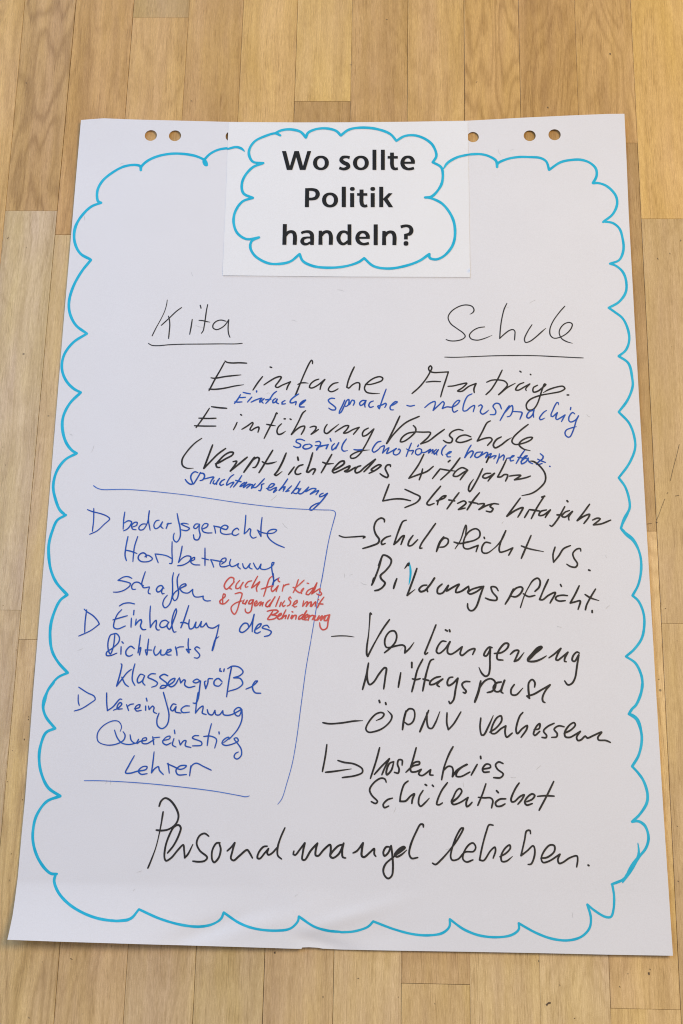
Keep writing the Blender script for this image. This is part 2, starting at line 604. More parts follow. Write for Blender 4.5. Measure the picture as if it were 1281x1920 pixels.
allp = [p for e in EDGE for p in e]
for a, b in zip(allp, allp[1:] + allp[:1]):
    n = max(1, int(math.hypot(b[0] - a[0], b[1] - a[1]) / 9))
    outline += [(a[0] + (b[0] - a[0]) * k / n, a[1] + (b[1] - a[1]) * k / n) for k in range(n)]
HOLES = [(283, 254, 11.4), (328.3, 254.5, 11.4), (434.5, 255.5, 11.4), (887, 257, 10.9), (993.3, 254.5, 11.2), (1040, 252.6, 11.4)]


def sheet_mesh(outline_px, zf, extra, holes, grid, name, origin=O0, thick=0.00012):
    P = [to_sheet(x, y, extra) for x, y in outline_px]
    loop = [(p.x * 1000, p.y * 1000) for p in P]
    vs = [Vector(p) for p in loop]
    ed = [(k, (k + 1) % len(loop)) for k in range(len(loop))]
    hs = []
    for hx, hy, hr in holes:
        p = to_sheet(hx, hy, extra)
        r = hr / px_scale(p)
        hs.append((p.x * 1000, p.y * 1000, r))
        b = len(vs)
        n = 40
        vs += [Vector((p.x * 1000 + r * math.cos(2 * math.pi * k / n), p.y * 1000 + r * math.sin(2 * math.pi * k / n))) for k in range(n)]
        ed += [(b + k, b + (k + 1) % n) for k in range(n)]

    def inside(x, y, m=0.0):
        c = False
        for k in range(len(loop)):
            (xa, ya), (xb, yb) = loop[k], loop[k - 1]
            if (ya > y) != (yb > y) and x < (xb - xa) * (y - ya) / (yb - ya) + xa: c = not c
        if not c: return False
        return all((x - hx) ** 2 + (y - hy) ** 2 > (hr + m) ** 2 for hx, hy, hr in hs)
    xs = [p[0] for p in loop]; ys = [p[1] for p in loop]
    y = min(ys)
    while y < max(ys):
        # crossings of this row with the outline, then points kept 1.5 mm inside
        cr = sorted(xa + (y - ya) * (xb - xa) / (yb - ya) for (xa, ya), (xb, yb) in zip(loop, loop[1:] + loop[:1]) if (ya > y) != (yb > y))
        if len(cr) >= 2:
            for a, b in zip(cr[::2], cr[1::2]):
                x = a + 1.5
                while x < b - 1.5:
                    if all((x - hx) ** 2 + (y - hy) ** 2 > (hr + 1) ** 2 for hx, hy, hr in hs) and inside(x, y + 1.3) and inside(x, y - 1.3):
                        vs.append(Vector((x, y)))
                    x += grid
        y += grid * (0.45 if y < -430 else 1.0)
    ov, oe, of, _, _, _ = delaunay_2d_cdt(vs, ed, [], 0, 1e-4)
    tris = []
    for t in of:
        cx = sum(ov[i].x for i in t) / 3; cy = sum(ov[i].y for i in t) / 3
        if inside(cx, cy): 
            p = [ov[i] for i in t]
            ar = (p[1].x - p[0].x) * (p[2].y - p[0].y) - (p[2].x - p[0].x) * (p[1].y - p[0].y)
            tris.append(list(t) if ar > 0 else list(t)[::-1])
    used = sorted({i for t in tris for i in t})
    idx = {v: k for k, v in enumerate(used)}
    n = len(used)
    co = [(ov[i].x / 1000 - origin.x, ov[i].y / 1000 - origin.y, zf(ov[i].x / 1000, ov[i].y / 1000) - origin.z) for i in used]
    faces = [[idx[i] for i in t] for t in tris]
    cnt = {}
    for t in faces:
        for k in range(3):
            cnt[(t[k], t[(k + 1) % 3])] = 1
    rim = [e for e in cnt if (e[1], e[0]) not in cnt]
    low = [(x, yy, z - thick) for x, yy, z in co]
    co2 = co + low + co + low        # upper side, lower side and cut edge each have their own vertices
    fc = faces + [[i + n for i in t[::-1]] for t in faces] + [[b + 2 * n, a + 2 * n, a + 3 * n, b + 3 * n] for a, b in rim]
    me = bpy.data.meshes.new(name)
    me.from_pydata(co2, [], fc)
    bmx = bmesh.new(); bmx.from_mesh(me)
    bmesh.ops.delete(bmx, geom=[v for v in bmx.verts if not v.link_faces], context='VERTS')
    bmx.to_mesh(me); bmx.free()
    for p in me.polygons: p.use_smooth = len(p.vertices) == 3
    me.update()
    return me


paper = link('paper', sheet_mesh(outline, sheet_z, 0.0, HOLES, 5.5, 'paper'), M_PAPER, sheet)

# ------------------------------------------------------------------ writing on the sheet
S = sheet
CL = 5.2
write('cloud_outline', M_CYAN, [
    (120, 230, 3.66, CL, "1128,174 1060,186 1005,213 972,245 960,262 970,290 980,292 975,268 962,255 900,228 800,213 720,215 640,232 570,265 530,305 528,326c 525,300 490,290 410,302 330,345 265,400 232,460 228,515 235,540 255,550c 190,575 130,630 85,700 70,770 80,840 115,900 185,940c"),
    (0, 400, 3.2, CL, "545,281c 490,350 440,440 415,530 420,600 455,670 522,722c 440,775 385,850 372,930 395,1000 440,1050 485,1075c 420,1140 380,1220 375,1290 395,1370 430,1420 460,1440c 390,1480 340,1550 320,1640 335,1720 360,1780 392,1810c"),
    (40, 940, 5.335, CL, "445,138c 360,190 310,300 278,420,30 275,530,32 295,680,26 350,810 460,935c 390,990 330,1110 295,1240 290,1380 310,1500 370,1610 465,1715c 370,1760,24 290,1850,22 250,1920,22"),
    (40, 1280, 4.175, CL, "258,0,18 210,60,18 180,140,30 172,200 195,270 265,358c 195,390 155,480 140,580 155,700 210,820 305,888c 200,930 120,1040 92,1160 95,1260 130,1370 190,1460 235,1495 280,1497;272,1495 258,1550 290,1640 370,1730 480,1800 600,1845 740,1865 835,1860"),
    (0, 1620, 2.0016, 4.6, "415,211 440,213 490,205,11 522,170,8c 600,205 680,228 750,235 800,225 830,205 840,182c 900,222 960,243 1040,250 1090,242 1118,215 1122,197c 1180,235 1230,250 1281,255"),
    (640, 1620, 1.998, 4.4, "-2,256 50,252 100,235 120,215c 200,245 270,263 330,267 380,258 405,235 407,207c 460,245 520,268 590,274 640,265 665,245 665,222c 730,258 790,280 850,286 900,272 930,240 935,200 922,152c 950,175 990,198 1010,198 1020,170 1022,120 1015,75c 1055,60"),
    (1080, 1280, 4.174, 4.9, "280,1578 370,1540 430,1470 490,1370 550,1290 568,1210 540,1120 490,1085 440,1088c 500,1030 555,940 560,870 530,770 490,710 440,655c 490,570 515,460 510,380 480,290,28 450,262,26 415,245c 440,205 470,175 510,80 520,0;485,1255,8 492,1310,14 490,1350,20 470,1400,22 420,1480,30 385,1530,22 366,1565,10;488,1365 445,1420 405,1490"),
    (1080, 960, 5.647, 4.7, "698,1890 705,1820 690,1720 630,1600 530,1530c 620,1450 700,1330 725,1160 710,1050 660,940 600,885c 660,770 690,620 685,480 650,370 600,290,36 540,240,40 480,185,18c 482,155,22 500,110 555,0"),
    (1080, 400, 3.2, 4.6, "303,1926 287,1906 270,1890c 290,1830 322,1770 318,1710 295,1640 257,1587c 320,1500 355,1410 350,1340 320,1260 257,1192c 310,1120 340,1040 338,990 315,900 257,857c 300,820 320,760 310,690 280,630 230,590 197,567c 260,530 300,470 300,400 280,350 240,315 205,302c 260,280 285,220 280,150 260,90 220,58 165,50c"),
    (860, 250, 3.768, 4.9, "1020,627c 1090,570 1120,500 1110,440 1050,375 990,352 950,352c 975,300 970,250 930,210 870,188 800,188 720,205 640,258c 620,200 580,175 500,168 420,168 340,183 275,215 272,238c 265,195 210,160 150,147 66,150"),
], S, 'turquoise felt-tip cloud drawn round the writing')
write('marker_tick', M_CYAN, [(620, 950, 4.927, 3, "726,508,5 736,560,16 739,620,19 732,680,15 723,720,5")], S, 'short turquoise tick beside the word Bildungspflicht', taper=False)

B1, B2, B3, B4 = 2.35, 3.0, 3.5, 3.7
o = write('handwriting', M_FINE, [(260, 550, 5.823, B1, "313,72,10 307,118,9 285,195,9 245,280,9 190,380,11 148,465,14;470,155 415,195 330,275 248,350;326,248 336,285 341,350 335,420 328,494;586,284 575,360 558,448;673,130 678,145 682,162;755,122 742,185 730,270 718,350 705,410 686,436;660,295 700,298 740,308 780,315,8;955,305 900,292 850,305 815,340 812,375 850,397 900,380 945,345 985,288c 980,330 978,400 985,450 998,480")], S, 'black handwritten heading reading Kita')
write('underline', M_FINE, [(260, 550, 5.823, 2.1, "108,546 140,566 210,572 330,562 480,556 700,554 900,552 1070,552 1132,546")], o)
o = write('handwriting', M_FINE, [(820, 560, 4.417, 2.3, "270,130,5 295,115 305,95 290,65 240,52 180,65 115,108 90,155 110,205 160,245 215,285 232,312 210,335 150,350 100,348 73,338;392,234 340,242 290,270 266,305 280,332 330,344 390,330 455,303,4;577,38 555,85 538,150 525,230 517,330c 560,290 600,262 628,256 643,270 643,300 640,343;785,215 750,270 722,335 730,362 765,355 820,315 870,270 900,244,5;1057,62 1010,115 955,195 932,260 938,305 965,327 1010,322 1070,290 1110,245 1118,210 1095,197 1055,208 1020,245 1010,285 1030,330 1070,355 1120,370,5")], S, 'black handwritten heading reading Schule')
write('underline', M_FINE, [(820, 560, 4.417, 2.0, "62,484 140,486 300,480 480,473 640,471 800,472 980,480 1120,487 1210,491")], o)
write('handwriting', M_BLACK, [
    (380, 660, 5.823, B2, "245,98 265,112 320,120 400,118 482,122;240,112 195,195 140,290 90,385 70,422;92,282 130,287 250,268 340,258 420,250,10;70,405 130,408 230,397 350,372 450,357,8;655,268 600,340 550,416;738,164 754,169;670,360 730,320 800,280 850,268 860,275 830,325 795,375 815,388 870,362 960,325c 930,375 918,410;1200,128 1200,100 1190,90 1170,115 1110,240 1060,360 1010,480 1000,497,8;1040,355 1070,340 1110,336 1155,341,8"),
    (580, 660, 5.823, B2, "105,296 60,312 15,350 2,385 25,394 90,365 170,300c 130,360 118,410;315,334 265,345 220,385 208,415 235,434 275,425 315,402;492,163 460,230 425,320 410,385c 430,395 470,360 520,335 548,340 552,365 545,415;612,352 660,355 740,335 795,310 803,285 775,270 720,280 660,315 615,360 603,400 625,438 680,452 770,453,7"),
], S, 'black handwritten word Einfache')
write('handwriting', M_BLACK, [
    (760, 670, 3.768, B2, "48,256 100,210 145,155 175,105 188,72 178,60 165,75 172,97 200,107 250,106 305,103c 285,165 262,235 250,280;148,175 200,170 250,172;302,205 340,202 390,190 435,183 405,215 370,238 400,240 450,205 500,185c 485,225 488,250;685,90 650,160 605,230 570,264;575,176 610,162 660,160 705,170 722,195 700,225 660,264c 720,215 778,183,6;838,178 800,195 780,230 800,232 840,210 880,188c 850,225 855,235;810,98 818,104;884,120 887,123;935,197 905,215 905,245 935,240 975,210 993,192 985,188 970,220 930,335 900,370 865,370 855,335 880,300 950,270 1030,255 1100,240 1128,220 1115,205 1070,210 1010,230 975,250,6;1144,266 1155,266"),
], S, 'black handwritten word Anträge.')
write('handwriting', M_BLUE, [
    (380, 660, 5.823, 2.9, "442,440 480,450 522,457;415,465 385,515 348,562;395,497 430,498 470,494;350,545 390,548 430,545;538,492 490,547;590,425 590,437;530,548 590,520 648,505 625,530 625,548 672,510 645,540 662,558;808,430 775,455 730,520 690,562;690,522 745,515;800,505 768,530 770,555 795,545 815,515c 805,550 830,565;900,530 868,550 868,568 905,565;1050,458 1000,490 960,530 958,553 985,555 1022,542 1015,577;1070,578 1125,525 1105,530 1065,565 1060,597 1112,600"),
], S, 'blue handwritten word Einfache')
write('handwriting', M_BLUE, [
    (580, 660, 5.823, 2.8, "278,508 240,505 208,525 220,550 265,585 290,612 285,630 245,632 212,612;388,525 360,590 330,650 328,670 345,660 380,595 410,530 432,518 435,545 425,580 400,595 392,590;440,575 470,525 490,530 495,550 480,582;620,530 580,530 550,560 560,585 590,570 620,530c 605,580 610,602;700,535 665,550 650,585 665,605 700,595;840,405 805,500 765,620c 748,592 790,580 835,560 842,572 825,605;885,590 930,570 962,545 945,540 905,570 882,605 890,630 920,632;1065,582 1100,592 1150,582"),
], S, 'blue handwritten word sprache with a dash')
write('handwriting', M_BLUE, [
    (760, 670, 3.768, 2.7, "138,355 175,325 210,312 212,330 197,375c 235,340 268,312 276,322 262,362c 295,350 330,352 370,330 385,305 370,305 338,340 335,375 345,388 370,375;472,258 440,275 410,345 410,378 430,378 465,350 490,340 480,385;517,345 535,335 545,345 530,385 545,402 570,390 590,372,6;680,365 665,330 640,325 620,345 640,380 635,402 600,405;735,340 705,385 670,447;700,395 745,345 755,340 760,370 740,415 720,420;755,382 800,385 825,390 810,438;905,375 875,385 858,420 870,430 900,405 910,370c 905,395 907,424"),
    (1010, 700, 12.81, 2.7, "190,893 130,930 60,1010 20,1080 40,1115 100,1100 155,1070,18;482,760,22 470,705 445,700 400,760 340,890 300,985 300,1030 340,1040 400,990 450,945c 420,1040 415,1090 440,1112 500,1085 635,1000c 550,1160;775,820 763,875;868,975 820,940 770,980 725,1070 730,1140 770,1170 830,1155 900,1110 960,1020c 900,1150 860,1290 800,1450 760,1520 710,1535 650,1490 635,1420 670,1360 760,1320 850,1295 915,1280,14"),
], S, 'blue handwritten word mehrsprachig')
write('handwriting', M_BLACK, [
    (340, 750, 5.823, 3.0, "330,73 400,83 497,91;308,90 240,195 162,302;192,198 290,202 380,199;145,281 250,285 378,285;610,244 592,285 570,325;649,159 659,166;662,320 720,285 780,245 785,255 750,325 765,333 800,310 845,295 850,305 838,352;1050,150 1042,140 1020,190 960,310 905,420;932,265 980,275 1030,282,9;1095,260 1060,295 1045,345 1060,375 1095,370 1140,340,8;1124,206 1136,206;1188,207 1200,213"),
    (520, 770, 5.823, 3.1, "310,0 280,25 235,115 190,200 155,260c 200,215 260,175 300,170 295,200 262,260;358,182 400,170 425,178 415,210 370,258c 400,240 450,205;545,150 520,190 515,235 540,250 600,205 675,145,8;632,233 690,195 745,165 780,165 760,205 725,245 760,242 830,205 895,182c 860,225 832,258;995,190 950,215 930,250 935,278 970,270 1055,200c 1020,270 950,400 900,475 850,515 805,518 800,495 850,460 920,438 1010,428,6"),
    (700, 770, 3.768, 3.2, "188,38 150,120 95,232c 150,160 230,85 325,40;283,105 298,120 300,145 270,180 215,218 192,220 200,195 240,162 298,150;297,150 350,152 405,155 390,185 335,235c 390,215 450,170 503,132;635,140 600,133 555,150 538,175 560,200 550,225 520,225 495,210;690,185 650,172 605,185 585,215 610,225 660,215 695,200;828,72 805,85 770,150 735,215c 790,195 830,192 840,205 808,245;905,185 870,205 848,245 860,263 900,245 945,210 978,190,5;1095,97 1040,140 990,190 980,220 1000,238 1060,230 1115,205 1125,190 1095,190 1045,215 1030,240 1060,270 1110,283,6"),
], S, 'black handwritten line reading Einführung Vorschule')
write('handwriting', M_BLUE, [
    (520, 770, 5.823, 2.9, "300,328 255,312 210,320 205,340 255,370 250,395 215,403 178,388;350,365 300,375 280,400 300,418 350,410 380,385 350,364;420,342 460,335 475,350 455,395 430,430c 440,405 500,385;415,380 470,385 560,372;555,370 535,415;578,305 588,333;625,360 598,390 600,430 640,400 672,350c 638,418;755,310 715,370 705,420 725,442 770,435,8;838,425 880,430 925,425"),
    (695, 815, 7.117, 2.7, "140,88 95,100 40,165 22,215 40,235 90,210 145,155,10;125,170 182,148 160,245c 205,200 245,175 215,252 275,225 345,184 312,215 305,255 335,272 380,250 398,210 378,190 366,205;545,112 505,210 475,292;480,190 520,215 572,212 548,262;660,185 610,200 600,250 630,272 675,245 680,200 655,187;640,138 628,160;690,240 730,235 800,195 772,245 832,200 820,250;880,195 845,230 850,262 905,200c 880,250 885,272;1008,140 960,195 948,255 962,275;1005,262 1050,250 1078,228 1060,225 1020,260 1025,295 1068,295"),
    (860, 825, 7.117, 2.9, "168,68 130,130 82,235c 130,175 180,145 196,155 185,195 158,235;300,160 240,170 215,215 240,235 285,215 320,160 290,213c 345,180 375,165 390,172 362,235 400,200 435,180 415,238 460,215 500,210 470,252;545,185 540,225 508,310;540,245 600,200 610,215 595,270;640,245 700,235 740,210 720,210 690,250 695,280 735,270;880,140 830,210 768,315;790,230 850,240 930,250;830,290 915,210 890,215 840,280 840,318 900,290 930,240c 930,270 945,295 990,318;1090,182 1130,220 1125,245 1060,300 1040,325c 1080,325 1115,312;1055,255 1095,275 1160,300;1216,351 1220,353"),
], S, 'blue handwritten line reading sozial-emotionale Kompetenz')
write('handwriting', M_BLACK, [
    (330, 810, 5.57, B3, "270,66,14 200,115,16 120,200,16 65,290,17 70,350,17 115,378,14 185,378,7;384,135 350,225 292,380c 360,310 440,230 520,172;412,332 440,325 520,280 590,240 600,215 570,210 510,240 450,300 420,340 430,368 458,370;597,310 635,305 620,340 568,408c 640,350 700,300 745,263;820,265,24 770,335,24 710,420,22;740,380,12 800,295 855,265 870,275 855,330 825,370 805,372;1012,190 960,275 900,375 868,425;902,310 940,330 1000,325 1052,310,9;1152,220 1110,320 1060,410 1030,445c 1045,455 1110,412,9;1236,365 1176,445"),
    (500, 830, 5.124, B3, "299,140 305,168;350,212 310,225 275,275 280,300 305,305 330,295;443,98 420,180 385,280c 400,285 440,255 468,255 445,305;627,112 580,195 525,290;540,188 580,203 645,200,9;645,265 700,235 745,200 745,178 715,180 665,225 632,275 645,290 700,270 760,240 800,225 785,255 750,275 775,280 855,236c;905,222 870,235 850,270 860,290 895,280 945,235 1045,160c 990,225 935,280;985,295 1050,262 1100,218 1080,212 1035,235 1005,262 1030,272;1190,230 1190,215 1160,215 1140,245 1155,285 1170,320 1160,335 1120,320 1090,298"),
    (740, 830, 4.27, 3.3, "235,92 190,180 115,285c 180,260 260,230 310,190;225,210 215,250 197,298;365,210 303,288;444,142 430,154;524,122 450,220 368,298;365,210 420,220 490,228,9;580,215 540,200 490,230 470,265 500,270 550,240 585,220c 545,270 525,298;705,208 660,300 600,392 592,380 600,340 632,292,8;755,115 735,158;770,245 725,250 705,275 725,285 770,265 800,245c 765,285 748,308;895,135 865,200 825,275c 850,275 880,255 905,258 905,270 888,308;920,268 960,262 1010,262 960,298c 1010,290 1060,278 1088,267;1080,148,8 1110,150 1160,185 1205,250 1205,310 1160,365 1100,405 1018,425,8"),
], S, 'black handwritten line in brackets reading Verpflichtendes Kitajahr')
write('handwriting', M_BLUE, [
    (330, 810, 5.57, 2.8, "230,425 200,415 165,440 155,480 170,520 175,542 150,545 115,520 98,495;258,422 225,480 185,545;250,430 290,435 300,462 280,500 252,508;290,492 395,472 370,510 358,540;400,505 388,535 405,545 435,515 455,485c 430,520 425,548;510,495 480,510 458,545 470,558 500,545;605,445 570,470 530,540 530,555 570,535 605,525 568,578;688,455 650,515 602,575;625,505 680,520;720,525 690,545 670,570 700,560 740,525c 705,580 760,545 778,545 740,585c 790,548 800,550 790,588 830,540;830,540 800,575 830,580 925,488;920,540 895,550 895,580 880,615 865,610;945,590 1000,575 1030,545 1000,540 970,570 960,600 985,608 1020,590 1050,580 1020,630 1055,605;1168,490 1120,560 1078,610c 1120,575 1140,575 1120,620"),
    (500, 830, 5.124, 2.8, "155,430 178,425 162,450;185,470 240,415;185,470 215,462;322,370 285,430 240,487c 280,445 310,440 300,480 285,490 250,480;330,440 305,485 330,492 405,427c 375,470 440,440 475,445 420,495 460,475 500,460 475,500;545,485 515,500 510,520 535,515 585,487c 530,560 480,610 430,650 415,645 425,620 470,590 515,575"),
], S, 'blue handwritten line reading Sprachstandserhebung')
write('handwriting', M_BLACK, [
    (700, 880, 2.785, 3.4, "83,78 50,165c 110,155 150,155 195,164;165,104 210,125 245,145 230,170 165,200;352,88 300,150 280,180 290,187 318,178;330,165 370,150 380,138 365,140 340,165 335,185;448,122 415,165 385,207;395,160 425,165;440,178 475,165 485,175 445,210c 480,202;555,122 520,165 490,212;500,170 545,178;545,182 580,180 570,195 552,210c 590,190 620,180;655,182 625,180 610,195 625,205 615,222 590,218;768,150 698,245c 745,213 782,200 770,225 755,250;812,215 790,252;893,140 855,200 825,258;880,145 895,140;815,210 870,218;905,212 875,220 865,240 885,240 925,212c 905,240 898,252;1000,195 960,265 930,298 922,292;960,238 975,238;1012,164 1016,169;1025,215 1000,225 985,245 1000,250 1040,220c 1020,250 1022,265;1130,182 1095,230 1065,268c 1100,245 1130,235 1125,250 1100,283;1145,265 1170,255 1185,258 1150,290c 1190,285 1240,265"),
], S, 'black handwritten arrow line reading letztes Kitajahr')
write('handwriting', M_BLACK, [
    (620, 950, 4.927, B3, "80,268 120,282,14 200,280,13 310,275,16 318,280 302,290;497,142 497,120 470,105 425,130 402,190 415,250 450,305 440,335 380,362 298,387;555,270 510,285 470,325 475,350 505,340;700,125 670,135 630,220 585,350c 620,320 660,275 680,268 665,310 650,350;762,265 725,320 718,360 745,360 805,305;970,155 910,240 835,350 825,385 845,382;1045,280,22 1010,330,22 978,415,20;1020,320 1050,290 1085,300 1085,335 1050,370 1010,375;1150,390,10 1200,310,12 1240,190,15 1250,172 1255,200 1245,265,10;1140,327 1190,340 1281,328,12"),
    (860, 970, 4.575, 3.3, "8,225,8 60,215 140,195 180,165 180,120 150,98 100,115 60,160 42,215 45,260 75,272 130,255 168,240c 150,295;219,171 223,182;275,222 230,215 200,260 205,300 240,308 300,270,10 365,200 405,115c 370,190 348,270 355,298 400,290 465,262c 430,325;622,155 590,230 538,352;538,245 600,268 730,295,8;828,255 810,320 815,385c 860,330 900,270 960,242;1048,290 1045,270 1015,272 980,310 990,350 1020,400 1005,427 960,422 928,402;1116,452 1127,456"),
], S, 'black handwritten line reading - Schulpflicht vs.')
write('handwriting', M_BLACK, [
    (620, 950, 4.927, 3.8, "470,480 440,580 405,670 380,725;385,690,8 395,655,6;438,545,8 470,475 485,448 520,455 560,490 555,530 510,590 460,640 470,670 503,705 480,745 440,770 408,776;612,665 595,710 582,755;685,570,12 722,525,22 720,545,18;798,570 760,680 708,820c 780,765,8;890,725 850,730 818,765 830,785 870,775 920,720 960,660c 920,720 890,760 897,785;1030,715 990,755 990,800 1030,800 1088,728c 1070,778 1130,745 1188,717 1160,765 1158,792 1200,785 1275,735c"),
    (860, 970, 4.575, 3.5, "86,594 88,620 78,640 95,658 150,640 215,592c 190,660 150,770 120,800 95,798 78,770 78,740;215,592 180,598 110,620 85,640;340,630 320,600 280,597 290,640 330,690 325,710 270,708 230,692;470,615,19 440,680,19 400,745,17;455,650 490,610 535,597 550,610 530,655 490,682 455,678;655,635 690,600 700,550 680,522 640,540 600,600,11 565,670,10 530,775,12;555,655 600,680 655,670;770,533 730,620 695,705c 720,708 770,670 830,645 785,735;874,576 882,592;935,672 890,668 840,680 832,700 860,718 915,715;1035,587 1000,660 958,735c 990,728 1040,715 1045,720 1025,790;1175,615 1130,690 1097,755 1088,793,20;1085,662 1130,690 1205,715,8;1146,800 1146,816"),
], S, 'black handwritten line reading Bildungspflicht.')
write('handwriting', M_BLACK, [
    (610, 1140, 4.744, 3.5, "55,253,10 130,248,11 200,250,10 258,258,5;412,55 402,45 395,120,12 385,240,11 370,350 370,415 378,430c 440,310,14 510,190 572,103;527,398 580,355 625,300 635,240 615,205 575,210 535,265 530,320 545,350 580,350 640,335 690,330 710,345 708,400c 750,360 790,305,8;985,150 940,265 885,400c 890,412 912,398;1075,298 1040,295 1000,345 990,390 1010,405 1060,370 1110,300c 1090,350 1090,400 1115,412 1160,390 1215,345;1069,195 1086,205;1105,195 1109,210"),
    (860, 1160, 4.927, 3.6, "35,258 15,325 30,340 100,290 150,278 130,332;310,268 285,262 245,305 235,340 255,345 285,300 295,262c 290,350 288,470 275,520 250,533 215,505 188,450,10;330,322 400,312 455,265 460,232 430,228 380,280 355,340 360,375 410,383;478,330 520,295 555,295 540,340 515,395c 550,380 605,312,8;650,375,28 700,325,24 770,265 765,258 735,272,26 680,325,20 640,370 640,390 700,395,22 760,375 812,343,10;835,362 880,330 945,275c 910,340 900,380 915,385 950,360 1010,310c 980,370 980,395 995,398;1115,318 1095,308 1060,340 1050,385 1070,395 1110,335c 1095,430 1075,550 1045,600 1010,612 980,575"),
], S, 'black handwritten line reading - Verlängerung')
write('handwriting', M_BLACK, [
    (610, 1140, 4.744, 3.7, "385,490 365,600 332,725;385,490 372,580 380,660 395,682 430,660 480,585 530,530 543,535 535,610 520,720;672,575 650,705;770,485 770,530;868,455 820,550 795,650 770,745;775,630 810,637 845,628;965,455 940,465 905,560 880,670 867,738;870,632 920,645;1025,610 980,620 935,655 930,680 960,680 1045,632c 1005,665 995,685 1015,700;1135,615 1105,620 1085,665 1095,690 1130,675 1180,625c 1160,720 1140,820 1110,850 1100,830"),
    (860, 1160, 4.927, 3.7, "105,582 60,582 32,605 45,640 70,670 60,688 42,680;205,575,20 185,670,24 150,770,22;172,720,10 200,630 250,570 300,555 335,580 340,630 310,670 265,683;395,585 350,595 325,640,26 340,672 380,670 425,570,20c 400,640 395,680 410,688;515,608 485,655 490,700 530,705 595,640,9;702,632 705,590 680,562 650,590 645,650 655,735;630,715 690,700 770,655 845,612c 800,670 775,730 780,765 798,775;632,715 655,735"),
], S, 'black handwritten line reading Mittagspause')
write('handwriting', M_BLACK, [
    (590, 1290, 4.417, 3.4, "68,287 120,296 220,290 320,275 400,270,6;510,270,8 560,245 575,215 555,203 510,215 450,280 425,340 445,365 500,360 570,330 630,270 640,230 605,187,7;535,103 540,120;588,122 592,136;758,190,18 740,260,18 728,345,17;755,200 785,172 820,180 830,230 810,285 775,303 748,285;945,185,17 910,270,16 872,362,18;930,205 932,290 945,330 970,335 1000,290 1038,195,8;1097,205 1095,290 1108,345c 1150,300 1212,198"),
    (860, 1310, 4.27, 3.5, "178,155 172,230 185,292 200,292 240,220 278,135,8;250,268 300,235 345,175 340,138 310,150 270,220 262,275 290,280 340,240 378,218c 372,270 385,308 430,275;515,110 490,140 460,250 470,280 510,240 550,215 545,245 500,310;605,248 645,240 650,200 625,220 600,285 610,295 650,262;765,197 710,225 680,260 705,295 700,312 668,310;845,225 800,218 765,245 790,280 785,305 745,310;845,278 900,250 935,210 925,192 890,210 850,270 855,305 890,310 930,290 975,262c 945,310 955,335 980,330 1015,300 1030,315 1080,295 1145,268 1115,310 1120,330 1180,335 1215,350"),
], S, 'black handwritten line reading - ÖPNV verbessern')
write('handwriting', M_BLACK, [
    (590, 1290, 4.417, 3.4, "102,468 90,560 65,692;90,698 150,692 305,670,8;193,600 240,615 330,630 395,670 395,700 340,725 230,742"),
    (660, 1400, 4.27, 3.5, "222,8 195,110 148,255;180,222 240,155 300,97c 265,165 240,225;335,120 300,135 275,205 280,225 315,190 335,125;402,148 402,108 375,105 365,140 378,180 370,212 340,205;515,8 490,100 465,180;432,205 490,155 540,140 540,122 505,125 470,165 475,200 515,200 555,182c 535,220 560,232 630,185c 625,225 650,228;810,0 780,55 740,160 718,265;735,190 770,158 800,162 810,190 805,240c 840,190 920,140;925,143 880,165 845,200 835,235 870,240 945,203;1003,142 955,228;1030,78 1032,95;1050,180 1110,165 1105,145 1075,140 1045,180 1055,203 1100,202;1210,135 1175,122 1150,145 1165,180 1212,220 1190,248 1135,248"),
], S, 'black handwritten arrow line reading kostenfreies')
write('handwriting', M_BLACK, [
    (660, 1400, 4.27, 3.5, "275,285 265,260 235,252 180,285 142,345 160,390 205,440 190,455 155,440;325,412 285,425 250,465 260,488 295,475;450,275 420,300 390,390 385,438c 430,435 470,395 500,378 485,420 480,455;570,350 540,400 535,460 550,478 580,455 620,412,9;587,303 598,310;644,308 653,318;765,288 720,350 685,430 680,462 700,465 725,450;800,445,22 850,405 880,355 865,335 840,350 810,410 797,440 810,462 860,450 930,407c 915,450 920,480 940,470 962,445;1073,297 1045,380 1008,470;1012,405 1060,410 1110,410 1128,430 1118,490"),
    (860, 1310, 4.27, 3.6, "304,737 318,752;378,802 330,805 295,835 305,860 340,860 372,842;485,675 455,720 420,805 425,825 445,825 490,785 525,770 505,810 475,845;545,825 590,805 610,775 590,762 550,790 530,830 545,852 590,840;762,662 710,770 645,893;632,782 690,777 765,780"),
], S, 'black handwritten line reading Schülerticket')
